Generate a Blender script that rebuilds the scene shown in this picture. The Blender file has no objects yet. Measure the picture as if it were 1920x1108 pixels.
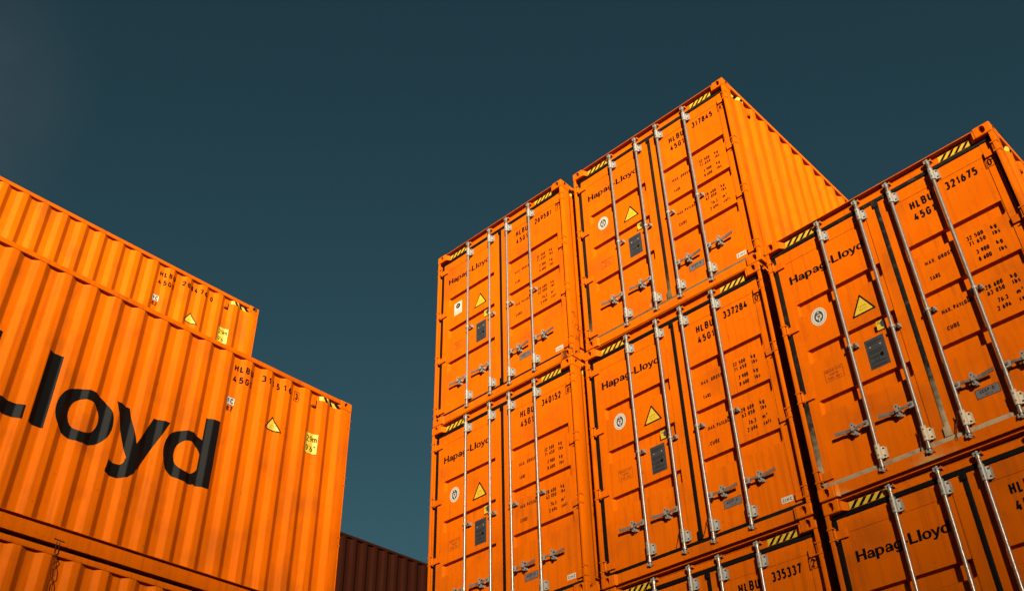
import bpy, bmesh, math, random
from mathutils import Vector, Matrix
random.seed(7)
R = math.radians
SC = bpy.context.scene
COL = SC.collection
W, H, LEN = 2.438, 2.896, 12.192

# ------------------------------------------------------------------ materials
K = .62                      # overall reflectance of the paints and fittings under this exposure
def new_mat(name):
    m = bpy.data.materials.new(name); m.use_nodes = True
    nt = m.node_tree; b = nt.nodes['Principled BSDF']
    return m, nt, b

def simple(name, col, rough=.5, metal=0.0, var=.08, scale=25.0, bump=0.0, spec=.3):
    m, nt, b = new_mat(name); col = tuple(c * K for c in col)
    tc = nt.nodes.new('ShaderNodeTexCoord')
    n = nt.nodes.new('ShaderNodeTexNoise'); n.inputs['Scale'].default_value = scale; n.inputs['Detail'].default_value = 5
    nt.links.new(tc.outputs['Object'], n.inputs['Vector'])
    mx = nt.nodes.new('ShaderNodeMix'); mx.data_type = 'RGBA'
    mx.inputs['A'].default_value = (*[c * (1 - var) for c in col], 1)
    mx.inputs['B'].default_value = (*[min(1, c * (1 + var)) for c in col], 1)
    nt.links.new(n.outputs['Fac'], mx.inputs['Factor'])
    nt.links.new(mx.outputs['Result'], b.inputs['Base Color'])
    b.inputs['Roughness'].default_value = rough; b.inputs['Metallic'].default_value = metal; b.inputs['Specular IOR Level'].default_value = spec
    if bump:
        bp = nt.nodes.new('ShaderNodeBump'); bp.inputs['Strength'].default_value = bump; bp.inputs['Distance'].default_value = .004
        nt.links.new(n.outputs['Fac'], bp.inputs['Height']); nt.links.new(bp.outputs['Normal'], b.inputs['Normal'])
    return m

def paint(name, col, rough=.55, k=1.0, dust=None, dust_lo=.5, dust_hi=.62, wear=.0, wear_col=(.02, .010, .006)):
    """container paint: slow fading, faint vertical run marks, small scuffs, shallow dents"""
    m, nt, b = new_mat(name); N, L = nt.nodes.new, nt.links.new; col = tuple(c * K for c in col)
    tc = N('ShaderNodeTexCoord'); oi = N('ShaderNodeObjectInfo')
    add = N('ShaderNodeVectorMath'); add.operation = 'ADD'
    L(tc.outputs['Object'], add.inputs[0])
    rv = N('ShaderNodeCombineXYZ'); mul = N('ShaderNodeMath'); mul.operation = 'MULTIPLY'; mul.inputs[1].default_value = 40
    L(oi.outputs['Random'], mul.inputs[0])
    for ax in 'XYZ': L(mul.outputs[0], rv.inputs[ax])
    L(rv.outputs[0], add.inputs[1])
    def noise(scale, detail=4, sx=None):
        n = N('ShaderNodeTexNoise'); n.inputs['Scale'].default_value = scale; n.inputs['Detail'].default_value = detail
        if sx:
            mp = N('ShaderNodeMapping'); mp.inputs['Scale'].default_value = sx
            L(add.outputs[0], mp.inputs['Vector']); L(mp.outputs[0], n.inputs['Vector'])
        else: L(add.outputs[0], n.inputs['Vector'])
        return n
    def ramp(src, a, bb, ca=0., cb=1.):
        r = N('ShaderNodeMapRange'); r.inputs['From Min'].default_value = a; r.inputs['From Max'].default_value = bb
        r.inputs['To Min'].default_value = ca; r.inputs['To Max'].default_value = cb
        L(src, r.inputs['Value']); return r.outputs['Result']
    def mix(fac, A, B, blend='MIX'):
        mx = N('ShaderNodeMix'); mx.data_type = 'RGBA'; mx.blend_type = blend
        if isinstance(fac, float): mx.inputs['Factor'].default_value = fac
        else: L(fac, mx.inputs['Factor'])
        for s, v in (('A', A), ('B', B)):
            if isinstance(v, tuple): mx.inputs[s].default_value = (*v, 1)
            else: L(v, mx.inputs[s])
        return mx.outputs['Result']
    big = noise(.9, 3)
    c = mix(ramp(big.outputs['Fac'], .3, .7), tuple(x * .88 for x in col), tuple(min(1, x * 1.05) for x in col))
    pt = noise(3.4, 1.5)                                   # touched-up patches
    c = mix(ramp(pt.outputs['Fac'], .60, .625, 0, .28), c, (col[0] * .90, col[1] * .78, col[2]))
    st = noise(3.2, 6, (7, 7, .25))                        # runs of dirty rain
    c = mix(ramp(st.outputs['Fac'], .50, .72, 0, .46), c, tuple(x * .50 + .003 for x in col))
    dirt = noise(2.1, 8)                                   # blotchy grime
    c = mix(ramp(dirt.outputs['Fac'], .53, .72, 0, .44), c, tuple(x * .42 + .003 * k for x in col))
    sp = noise(42, 4, (1, 1, .6))                          # chips and scuffs
    c = mix(ramp(sp.outputs['Fac'], .675, .715, 0, .32), c, tuple(x * k for x in wear_col))
    sc = noise(5, 3, (1.2, 1.2, 26))                       # scrapes along the wall
    c = mix(ramp(sc.outputs['Fac'], .69, .73, 0, .35), c, tuple(x * .6 + .016 * k for x in col))
    ru = noise(11, 6)                                      # rust blooms
    c = mix(ramp(ru.outputs['Fac'], .70, .78, 0, .5), c, (.055 * k, .014 * k, .004 * k))
    if wear:
        wn = noise(9, 8)
        c = mix(ramp(wn.outputs['Fac'], .62 - wear, .68 - wear, 0, .85), c, wear_col)
    if dust:
        dn = noise(2.6, 6, (1.0, 1, 1.6))
        c = mix(ramp(dn.outputs['Fac'], dust_lo, dust_hi, 0, .8), c, dust)
    c = mix(1.0, c, oi.outputs['Color'], 'MULTIPLY')
    L(c, b.inputs['Base Color'])
    rn = noise(7, 4)
    L(ramp(rn.outputs['Fac'], .3, .7, rough - .06, rough + .1), b.inputs['Roughness'])
    b.inputs['Specular IOR Level'].default_value = .08 * k; b.inputs['Specular Tint'].default_value = (1, .55, .22, 1)
    dent = noise(1.7, 2); bp = N('ShaderNodeBump'); bp.inputs['Strength'].default_value = .55; bp.inputs['Distance'].default_value = .012
    L(dent.outputs['Fac'], bp.inputs['Height'])
    fine = noise(160, 2); bp2 = N('ShaderNodeBump'); bp2.inputs['Strength'].default_value = .08; bp2.inputs['Distance'].default_value = .001
    L(fine.outputs['Fac'], bp2.inputs['Height']); L(bp.outputs['Normal'], bp2.inputs['Normal'])
    L(bp2.outputs['Normal'], b.inputs['Normal'])
    return m

ORANGE = (.54, .0965, .0003)
M = {}
M['orange'] = paint('orange_paint', ORANGE)
M['orange_dusty'] = paint('dusty_orange_paint', ORANGE, rough=.6, dust=(.24, .135, .045), dust_lo=.50, dust_hi=.66)
M['orange_worn'] = paint('worn_orange_paint', ORANGE, rough=.6, wear=.10)
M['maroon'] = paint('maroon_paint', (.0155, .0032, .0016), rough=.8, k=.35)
M['black'] = simple('black_ink', (.0045, .0025, .002), .7, spec=.03)
M['black_gloss'] = simple('black_vinyl', (.0042, .0038, .0036), .5, var=.3, scale=6, spec=.06)
M['steel'] = simple('galvanised_steel', (.36, .295, .24), .32, .75, var=.40, scale=18, bump=.25)
M['zinc'] = simple('zinc_casting', (.245, .222, .185), .5, .25, var=.30, scale=30, bump=.3)
M['zinc_dusty'] = simple('dusty_zinc', (.38, .30, .20), .65, .05, var=.15, scale=20, bump=.3)
M['dark_steel'] = simple('dark_steel', (.06, .05, .042), .45, .6, var=.35, scale=40)
M['rubber'] = simple('black_rubber', (.0042, .0037, .003), .6, var=.3, scale=12, spec=.06)
M['yellow'] = simple('yellow_film', (.49, .31, .016), .45, var=.05)
M['pale_yellow'] = simple('pale_yellow_film', (.52, .33, .03), .45, var=.04)
M['white'] = simple('white_film', (.41, .375, .31), .45, var=.04)
M['plate'] = simple('grey_plate', (.024, .025, .026), .6, .0, var=.3, scale=60)
M['aluminium'] = simple('aluminium_plate', (.14, .125, .12), .45, .3, var=.15, scale=60)
M['red_ink'] = simple('dark_red_ink', (.055, .006, .003), .6)
M['seal_red'] = simple('rust_red_wire', (.05, .008, .004), .7, spec=.1)
M['asphalt'] = simple('asphalt', (.05, .048, .046), .9, var=.35, scale=1.5)
M['ridge_olive'] = simple('sun_blocker_olive', (.07, .065, .035), .95, var=.3, scale=.02)  # colour of the added ridge out of view
def dusty_rubber(name, dust, top):
    """rubber seal with pale dust settled on its lowest metre"""
    m, nt, b = new_mat(name); N, L = nt.nodes.new, nt.links.new
    tc = N('ShaderNodeTexCoord'); sp = N('ShaderNodeSeparateXYZ'); L(tc.outputs['Object'], sp.inputs[0])
    n = N('ShaderNodeTexNoise'); n.inputs['Scale'].default_value = 14; n.inputs['Detail'].default_value = 6; L(tc.outputs['Object'], n.inputs['Vector'])
    a = N('ShaderNodeMapRange'); a.inputs['From Min'].default_value = top; a.inputs['From Max'].default_value = .22; L(sp.outputs['Z'], a.inputs['Value'])
    k = N('ShaderNodeMath'); k.operation = 'MULTIPLY_ADD'; k.inputs[1].default_value = 1.1; k.inputs[2].default_value = -.55; L(n.outputs['Fac'], k.inputs[0])
    q = N('ShaderNodeMath'); q.operation = 'ADD'; q.use_clamp = True; L(a.outputs['Result'], q.inputs[0]); L(k.outputs[0], q.inputs[1])
    pw = N('ShaderNodeMath'); pw.operation = 'POWER'; pw.inputs[1].default_value = 1.6; L(q.outputs[0], pw.inputs[0])
    mx = N('ShaderNodeMix'); mx.data_type = 'RGBA'; mx.inputs['A'].default_value = (.0035, .003, .0022, 1); mx.inputs['B'].default_value = (*dust, 1)
    L(pw.outputs[0], mx.inputs['Factor']); L(mx.outputs['Result'], b.inputs['Base Color']); b.inputs['Roughness'].default_value = .75; b.inputs['Specular IOR Level'].default_value = .08
    return m
M['rubber_dusty'] = dusty_rubber('dusty_rubber', (.19, .14, .082), .95)
M['rubber_grimy'] = dusty_rubber('grimy_rubber', (.065, .047, .020), .60)

# ------------------------------------------------------------------ mesh helper
class MB:
    def __init__(s): s.v, s.f, s.m, s.mats = [], [], [], []
    def mi(s, mat):
        if mat not in s.mats: s.mats.append(mat)
        return s.mats.index(mat)
    def face(s, pts, mat):
        n = len(s.v); s.v += [tuple(p) for p in pts]; s.f.append(tuple(range(n, n + len(pts)))); s.m.append(s.mi(mat))
    def box(s, x0, x1, y0, y1, z0, z1, mat):
        n = len(s.v)
        s.v += [(x, y, z) for z in (z0, z1) for y in (y0, y1) for x in (x0, x1)]
        for q in ((0, 2, 3, 1), (4, 5, 7, 6), (0, 1, 5, 4), (2, 6, 7, 3), (0, 4, 6, 2), (1, 3, 7, 5)):
            s.f.append(tuple(n + i for i in q)); s.m.append(s.mi(mat))
    def prism(s, poly, z0, z1, mat):      # poly: ccw list of (x, y)
        n = len(s.v); k = len(poly)
        s.v += [(x, y, z0) for x, y in poly] + [(x, y, z1) for x, y in poly]
        s.f.append(tuple(n + i for i in reversed(range(k)))); s.m.append(s.mi(mat))
        s.f.append(tuple(n + k + i for i in range(k))); s.m.append(s.mi(mat))
        for i in range(k):
            j = (i + 1) % k
            s.f.append((n + i, n + j, n + k + j, n + k + i)); s.m.append(s.mi(mat))
    def rod(s, p, q, r, mat, seg=12, r2=None):
        p, q = Vector(p), Vector(q); d = (q - p).normalized()
        a = d.orthogonal().normalized(); b = d.cross(a); n = len(s.v); r2 = r if r2 is None else r2
        for c, rr in ((p, r), (q, r2)):
            for i in range(seg):
                t = 2 * math.pi * i / seg
                s.v.append(tuple(c + rr * (math.cos(t) * a + math.sin(t) * b)))
        for i in range(seg):
            j = (i + 1) % seg
            s.f.append((n + i, n + j, n + seg + j, n + seg + i)); s.m.append(s.mi(mat))
        s.f.append(tuple(n + i for i in reversed(range(seg)))); s.m.append(s.mi(mat))
        s.f.append(tuple(n + seg + i for i in range(seg))); s.m.append(s.mi(mat))
    def mesh(s, name, bevel=0, smooth=False):
        me = bpy.data.meshes.new(name); me.from_pydata(s.v, [], s.f)
        for m in s.mats: me.materials.append(M[m])
        me.polygons.foreach_set('material_index', s.m)
        bm = bmesh.new(); bm.from_mesh(me)
        if bevel:
            es = [e for e in bm.edges if len(e.link_faces) == 2 and e.calc_face_angle(0) > .6]
            bmesh.ops.bevel(bm, geom=es, offset=bevel, segments=2, affect='EDGES', profile=.5, clamp_overlap=True)
        if smooth:
            for f in bm.faces: f.smooth = True
            for e in bm.edges:
                if len(e.link_faces) == 2 and e.calc_face_angle(0) > .7: e.smooth = False
        bm.to_mesh(me); bm.free(); me.update()
        return me

def add(name, me, parent=None, loc=(0, 0, 0)):
    o = bpy.data.objects.new(name, me); COL.objects.link(o); o.location = loc
    if parent: o.parent = parent
    return o

# ------------------------------------------------------------------ lettering: own stroke alphabet
def A(cx, cy, rx, ry, a0, a1, n=9):
    return [(cx + rx * math.cos(R(a0 + (a1 - a0) * i / n)), cy + ry * math.sin(R(a0 + (a1 - a0) * i / n))) for i in range(n + 1)]
oval = lambda cx, cy, rx, ry: A(cx, cy, rx, ry, 0, 360, 18)
G = {
 '0': (.5, [A(.5, .68, .5, .32, 0, 180) + A(.5, .32, .5, .32, 180, 360) + [(1, .68)]]),
 '1': (.36, [[(.0, .74), (.75, 1), (.75, 0)]]),
 '2': (.5, [A(.5, .70, .48, .30, 165, -25) + [(0, 0), (1, 0)]]),
 '3': (.5, [A(.48, .76, .44, .24, 150, -80), A(.48, .27, .5, .27, 80, -155)]),
 '4': (.54, [[(.52, 1), (0, .26), (1, .26)], [(.74, .55), (.74, 0)]]),
 '5': (.5, [[(.92, 1), (.14, 1), (.07, .52)] + A(.46, .32, .52, .32, 135, -150)]),
 '6': (.5, [oval(.5, .30, .5, .30), [(.03, .38), (.2, .68), (.62, 1)]]),
 '7': (.5, [[(0, 1), (1, 1), (.36, 0)]]),
 '8': (.5, [oval(.5, .76, .42, .24), oval(.5, .27, .5, .27)]),
 '9': (.5, [oval(.5, .70, .5, .30), [(.97, .62), (.8, .32), (.38, 0)]]),
 'A': (.56, [[(0, 0), (.5, 1), (1, 0)], [(.2, .3), (.8, .3)]]),
 'B': (.52, [[(0, 0), (0, 1)] + A(.55, .77, .4, .23, 90, -90) + [(0, .54)], [(.5, .54)] + A(.58, .27, .42, .27, 90, -90) + [(0, 0)]]),
 'C': (.5, [A(.5, .68, .5, .32, 10, 180) + A(.5, .32, .5, .32, 180, 350)]),
 'D': (.52, [[(0, 0), (0, 1)] + A(.5, .65, .5, .35, 90, 0) + A(.5, .35, .5, .35, 0, -90) + [(0, 0)]]),
 'E': (.46, [[(1, 1), (0, 1), (0, 0), (1, 0)], [(0, .52), (.85, .52)]]),
 'F': (.46, [[(1, 1), (0, 1), (0, 0)], [(0, .52), (.85, .52)]]),
 'G': (.52, [A(.5, .68, .5, .32, 15, 180) + A(.5, .32, .5, .32, 180, 360) + [(1, .48), (.55, .48)]]),
 'H': (.52, [[(0, 0), (0, 1)], [(1, 0), (1, 1)], [(0, .52), (1, .52)]]),
 'I': (.16, [[(.5, 0), (.5, 1)]]),
 'L': (.44, [[(0, 1), (0, 0), (1, 0)]]),
 'M': (.66, [[(0, 0), (0, 1), (.5, .3), (1, 1), (1, 0)]]),
 'N': (.54, [[(0, 0), (0, 1), (1, 0), (1, 1)]]),
 'O': (.52, [A(.5, .68, .5, .32, 0, 180) + A(.5, .32, .5, .32, 180, 360) + [(1, .68)]]),
 'P': (.5, [[(0, 0), (0, 1)] + A(.55, .74, .45, .26, 90, -90) + [(0, .48)]]),
 'R': (.52, [[(0, 0), (0, 1)] + A(.55, .75, .42, .25, 90, -90) + [(0, .5)], [(.5, .5), (1, 0)]]),
 'S': (.5, [A(.5, .76, .46, .24, 25, 180) + [(.1, .66), (.9, .36)] + A(.5, .25, .48, .25, 0, -155)]),
 'T': (.5, [[(0, 1), (1, 1)], [(.5, 1), (.5, 0)]]),
 'U': (.52, [[(0, 1)] + A(.5, .32, .5, .32, 180, 360) + [(1, 1)]]),
 'V': (.54, [[(0, 1), (.5, 0), (1, 1)]]), 'W': (.76, [[(0, 1), (.25, 0), (.5, .8), (.75, 0), (1, 1)]]),
 'X': (.54, [[(0, 0), (1, 1)], [(0, 1), (1, 0)]]), 'Y': (.54, [[(0, 1), (.5, .46), (1, 1)], [(.5, .46), (.5, 0)]]),
 'k': (.46, [[(0, 0), (0, 1)], [(.85, .68), (.08, .3)], [(.4, .44), (1, 0)]]),
 'g': (.46, [oval(.48, .34, .48, .34), [(.98, .7), (.98, -.05)] + A(.5, -.05, .48, .24, 0, -150)]),
 'l': (.28, [[(.3, 1), (.3, .14), (.9, 0)]]),
 'b': (.46, [[(0, 0), (0, 1)], oval(.5, .34, .48, .34)]),
 's': (.42, [A(.5, .52, .46, .17, 25, 180) + [(.1, .46), (.9, .24)] + A(.5, .17, .48, .17, 0, -155)]),
 'c': (.44, [A(.5, .34, .5, .34, 45, 315)]),
 'u': (.46, [[(0, .7)] + A(.5, .25, .5, .25, 180, 360) + [(1, .7)]]),
 'f': (.34, [A(.9, .76, .5, .24, 90, 180) + [(.4, 0)], [(0, .66), (.95, .66)]]),
 't': (.34, [[(.4, .95), (.4, .12), (.95, .02)], [(0, .66), (.95, .66)]]),
 'm': (.66, [[(0, 0), (0, .7)], A(.25, .45, .25, .25, 180, 0) + [(.5, 0)], A(.75, .45, .25, .25, 180, 0) + [(1, 0)]]),
 '.': (.14, [[(.5, -.03), (.5, .05)]]), ',': (.14, [[(.6, .06), (.3, -.14)]]), '-': (.4, [[(.1, .46), (.9, .46)]]),
 "'": (.14, [[(.5, 1.0), (.5, .8)]]), '"': (.26, [[(.1, 1.0), (.1, .8)], [(.9, 1.0), (.9, .8)]]), ' ': (.3, []), '/': (.4, [[(0, 0), (1, 1)]]),
 '~': (.3, [A(.48, .96, .4, .09, 150, -80, 6), A(.48, .80, .44, .1, 80, -155, 6)]),   # raised 3
}
def strip(pts, t):
    """stroke centre line -> left/right outline points with mitred joints"""
    P = [Vector(p) for p in pts]
    q = [P[0]]
    for p in P[1:]:
        if (p - q[-1]).length > 1e-5: q.append(p)
    P = q; closed = len(P) > 3 and (P[0] - P[-1]).length < 1e-4
    out = []
    for i, p in enumerate(P):
        if i == 0: d0 = (P[-1] - P[-2]) if closed else (P[1] - P[0])
        else: d0 = p - P[i - 1]
        if i == len(P) - 1: d1 = (P[1] - P[0]) if closed else d0
        else: d1 = P[i + 1] - p
        d0 = d0.normalized(); d1 = d1.normalized()
        n0 = Vector((-d0.y, d0.x)); n1 = Vector((-d1.y, d1.x)); m = n0 + n1
        if m.length < .3: m = n0
        m.normalize(); k = min(1.8, 1 / max(.35, m.dot(n0)))
        out.append((p + m * t / 2 * k, p - m * t / 2 * k))
    return out
def text_polys(s, x, z, h, width=None, t=.15, gap=.17):
    """list of quads ((x, z) x 4, layer) for a line of text with its lower left corner at x, z"""
    adv = [G[c][0] for c in s]; tot = sum(adv) + gap * (len(s) - 1)
    if width is not None and len(s) > 1:
        # stretch letters a little, the gaps take the rest
        sx = min(1.12, max(.93, width / (h * tot))); gap = (width / h - sx * sum(adv)) / (len(s) - 1)
    else: sx = 1
    out, cx, lay = [], 0, 0
    for c in s:
        w = G[c][0] * sx
        for st in G[c][1]:
            pts = [(x + h * (cx + t / 2 + px * (w - t)), z + h * (t / 2 + pz * (1 - t))) for px, pz in st]
            o = strip(pts, t * h); lay += 1
            for i in range(len(o) - 1):
                out.append(([o[i][0], o[i][1], o[i + 1][1], o[i + 1][0]], lay % 4))
        cx += w + gap
    return out
# heavy grotesque letters of the company wordmark: cap height 1, filled outlines
def ring(cx, cz, rx, rz, ix, iz, n=26, a0=0, a1=360):
    q = []
    for i in range(n):
        a, b = R(a0 + (a1 - a0) * i / n), R(a0 + (a1 - a0) * (i + 1) / n)
        f = lambda t, r, s: (cx + r * math.copysign(abs(math.cos(t)) ** .92, math.cos(t)), cz + s * math.copysign(abs(math.sin(t)) ** .92, math.sin(t)))
        q.append([f(a, ix, iz), f(a, rx, rz), f(b, rx, rz), f(b, ix, iz)])
    return q
def rect(x0, x1, z0, z1): return [[(x0, z0), (x1, z0), (x1, z1), (x0, z1)]]
def band(pts, t):
    o = strip(pts, t); return [[o[i][0], o[i][1], o[i + 1][1], o[i + 1][0]] for i in range(len(o) - 1)]
def wordmark(S):
    """filled outlines (polygon, layer) of the letters and the total width, cap height 1"""
    L = []; x = 0; n = 0
    def put(prims, w, gap=.06):
        nonlocal x, n
        for pr in prims:
            n += 1
            for p in pr: L.append(([(px + x, pz) for px, pz in p], n % 4))
        x += w + gap
    def a(): return [rect(.43, .43 + S, 0, .46), band([(.11, .47)] + A(.34, .465, .20, .165, 170, 0, 12) + [(.532, .40)], .165),
                     band([(.52, .375), (.30, .335)] + A(.27, .19, .165, .13, 100, 300, 12) + [(.48, .15)], .16), rect(.6, .69, 0, .10)]
    def o(): return ring(.365, .340, .365, .355, .365 - S * .92, .218, 44)
    put([rect(0, S, 0, 1), rect(.60, .60 + S, 0, 1), rect(S - .01, .61, .42, .59)], .805)
    put(a(), .66)
    put([rect(0, S, -.28, .68), o()], .73)
    put(a(), .66)
    put([rect(.53, .53 + S, -.05, .68), o(), band([(.632, -.04)] + A(.37, -.06, .262, .15, 0, -165, 12), .17)], .735)
    put([rect(.02, .36, .27, .44)], .38)
    put([rect(0, S, 0, 1), rect(S - .01, .68, 0, .18)], .69, .07)
    put([rect(0, S, 0, 1)], S)
    put([o()], .73, -.022)
    put([[[(0, .69), (.2, .69), (.455, .02), (.29, .02)]], [[(.545, .69), (.75, .69), (.462, -.08), (.275, -.02)]],
         band([(.372, -.03), (.345, -.11), (.30, -.155), (.24, -.178), (.16, -.182), (.065, -.172)], .175)], .73, 0)
    put([o(), rect(.725 - S, .725, 0, 1)], .725, 0)
    return L, x
WM, WMW = wordmark(.24)
WB, WBW = wordmark(.19)

# ------------------------------------------------------------------ decals on the door panels (local x, z)
YP, YF = .078, .071            # door panel face, door frame member face
DX, DZ = -.005, .009
class Decal(MB):
    def q(s, pts, mat, lay=0, y=YP):
        s.face([(x + DX, y - .0012 - .0005 * lay, z + DZ) for x, z in pts], mat)
    def rect(s, x0, x1, z0, z1, mat, lay=0, y=YP): s.q([(x0, z0), (x1, z0), (x1, z1), (x0, z1)], mat, lay, y)
    def text(s, st, x, z, h, width=None, mat='black', lay=3, y=YP, t=.15):
        for p, l in text_polys(st, x, z, h, width, t): s.q([tuple(v) for v in p], mat, lay + l * .3, y)
    def disc(s, cx, cz, rx, rz, mat, lay=0, n=24): s.q([(cx + rx * math.cos(2 * math.pi * i / n), cz + rz * math.sin(2 * math.pi * i / n)) for i in range(n)], mat, lay)
    def outline(s, x0, x1, z0, z1, t, mat, lay=1, y=YP):
        s.rect(x0, x1, z0, z0 + t, mat, lay, y); s.rect(x0, x1, z1 - t, z1, mat, lay, y)
        s.rect(x0, x0 + t, z0 + t, z1 - t, mat, lay, y); s.rect(x1 - t, x1, z0 + t, z1 - t, mat, lay, y)

_cache = {}
def cached(fn):
    def g(*a):
        k = (fn.__name__,) + a
        if k not in _cache: _cache[k] = fn(*a)
        return _cache[k]
    return g

@cached
def me_wordmark():
    d = Decal(); s = .825 / WMW
    for p, l in WM: d.q([(.175 + x * s, 2.326 + z * .096) for x, z in p], 'black', l * .4)
    return d.mesh('brand_lettering')
@cached
def me_emblem(kind):
    d = Decal()
    if kind == 'round':
        d.disc(.383, 1.828, .083, .100, 'white', 0)
        for i in range(22):
            t = 2 * math.pi * i / 22
            cx, cz = .383 + .068 * math.cos(t), 1.828 + .083 * math.sin(t)
            d.rect(cx - .004, cx + .004, cz - .005, cz + .005, 'aluminium', 1)
        d.disc(.383, 1.828, .047, .064, 'plate', 1)
        for q in ([(.352, 1.815), (.369, 1.79), (.372, 1.828), (.356, 1.85)], [(.397, 1.79), (.414, 1.815), (.410, 1.85), (.394, 1.828)],
                  [(.372, 1.868), (.394, 1.868), (.390, 1.882), (.376, 1.882)], [(.376, 1.775), (.390, 1.775), (.388, 1.82), (.378, 1.82)],
                  [(.364, 1.852), (.402, 1.852), (.396, 1.840), (.370, 1.840)]): d.q(q, 'white', 2)
    else:
        d.rect(.30, .455, 1.71, 1.92, 'white', 0); d.disc(.378, 1.855, .042, .042, 'black', 1, 16)
        d.q([(.352, 1.845), (.395, 1.872), (.40, 1.865), (.358, 1.838)], 'white', 2)
        d.text('ABS', .325, 1.765, .022, .1, 'aluminium', 2); d.text('CSC', .325, 1.732, .022, .1, 'aluminium', 2)
    return d.mesh('inspection_emblem')
@cached
def me_triangle():
    d = Decal(); c = [(.695, 1.628), (.945, 1.634), (.820, 1.852)]
    def rounded(k, r):
        m = Vector((.82, 1.705)); out = []
        for i in range(3):
            p = m + (Vector(c[i]) - m) * k; a = m + (Vector(c[i - 1]) - m) * k; b = m + (Vector(c[(i + 1) % 3]) - m) * k
            for u, v in ((a, .07), (a, .03), (b, .03), (b, .07)): out.append(tuple(p + (u - p).normalized() * ((u - p).length * v * r)))
        return out
    d.q(rounded(1.0, 1), 'black', 0); d.q(rounded(.77, .6), 'yellow', 1)
    d.text('SUPER', .783, 1.708, .016, .074, 'red_ink', 2); d.text('HEAVY', .783, 1.676, .016, .074, 'red_ink', 2)
    return d.mesh('warning_triangle')
@cached
def me_plate():
    d = Decal(); d.rect(.741, .932, 1.036, 1.347, 'plate', 0)
    for k, (w, z) in enumerate(((.12, 1.325), (.15, 1.305), (.10, 1.285), (.14, 1.235), (.15, 1.215), (.13, 1.195), (.15, 1.17), (.11, 1.15), (.15, 1.095), (.12, 1.075), (.14, 1.055))):
        d.rect(.757, .757 + w, z, z + .006, 'black' if k % 3 else 'dark_steel', 1)
    d.disc(.875, 1.155, .018, .022, 'black', 1.5, 12)
    d.outline(.80, .84, 1.11, 1.145, .003, 'black', 1.6)
    for x in (.785, .885): d.disc(x, 1.262, .006, .006, 'white', 2, 8)
    return d.mesh('data_plate')
@cached
def me_customs():
    d = Decal(); d.rect(.897, .962, 1.392, 1.488, 'yellow', 0); d.text('TEC', .905, 1.45, .024, .048, 'black', 1)
    d.rect(.905, .95, 1.432, 1.437, 'pale_yellow', 1); d.rect(.905, .945, 1.415, 1.42, 'pale_yellow', 1)
    d.q([(.958, 1.405), (.985, 1.425), (.985, 1.465), (.958, 1.485), (.935, 1.465), (.935, 1.425)], 'plate', 1.6)
    return d.mesh('customs_sticker')
@cached
def me_repair():
    d = Decal(); d.outline(.298, .488, 1.112, 1.238, .0035, 'red_ink', 0)
    for i, t in enumerate(('REPAIR WITH', '"CORTEN"', 'STEEL ONLY')):
        w = (.155, .10, .14)[i]; d.text(t, .393 - w / 2, 1.203 - i * .037, .022, w, 'red_ink', 1)
    return d.mesh('repair_notice')
@cached
def me_weights():
    d = Decal()
    for t, z, w in (('MAX. GROSS', 1.797, .262), ('TARE', 1.627, .098), ('MAX. PAYLOAD', 1.256, .278), ('CUBE', 1.085, .112)): d.text(t, 1.482, z, .043, w, t=.19)
    for t, x, z, w in (('32 500', 1.886, 1.835, .15), ('71 650', 1.890, 1.771, .15), ('3 900', 1.925, 1.666, .114), ('8 600', 1.923, 1.588, .114),
                       ('28 600', 1.886, 1.293, .15), ('63 050', 1.886, 1.232, .15), ('76.3', 1.944, 1.130, .088), ('2 694', 1.920, 1.058, .116)): d.text(t, x, z, .046, w, t=.19)
    for t, z, w in (('kg', 1.838, .052), ('lbs', 1.772, .064), ('kg', 1.668, .052), ('lbs', 1.590, .064), ('kg', 1.297, .052), ('lbs', 1.234, .064), ('m~', 1.132, .058), ('cuft', 1.060, .085)): d.text(t, 2.104, z, .046, w, t=.19)
    return d.mesh('weight_table')
@cached
def me_acep():
    d = Decal(); d.rect(1.522, 1.724, .374, .460, 'black', 0); d.rect(1.526, 1.720, .378, .456, 'aluminium', 1)
    d.text('ACEP-D', 1.556, .415, .030, .125, 'black', 2, t=.18); d.text('HV-3', 1.60, .386, .018, .055, 'black', 2)
    return d.mesh('approval_plate')
@cached
def me_maker():
    d = Decal(); d.rect(2.129, 2.250, .208, .275, 'white', 0); d.text('CIMC', 2.143, .227, .031, .094, 'plate', 1, t=.19)
    return d.mesh('maker_sticker')
@cached
def me_owner():
    d = Decal(); d.text('HLBU', 1.522, 2.442, .094, .225, t=.185); return d.mesh('owner_code')
@cached
def me_type():
    d = Decal(); d.text('45G1', 1.526, 2.304, .090, .212, t=.185); return d.mesh('type_code')
def me_serial(num, chk):
    d = Decal(); d.text(num, 1.876, 2.452, .094, .306, t=.185)
    e = Decal(); e.text(chk, 2.284, 2.466, .078, t=.17, y=YF); e.outline(2.262, 2.343, 2.452, 2.557, .0055, 'black', 1, YF)
    return d.mesh('serial_number'), e.mesh('check_digit')

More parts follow.
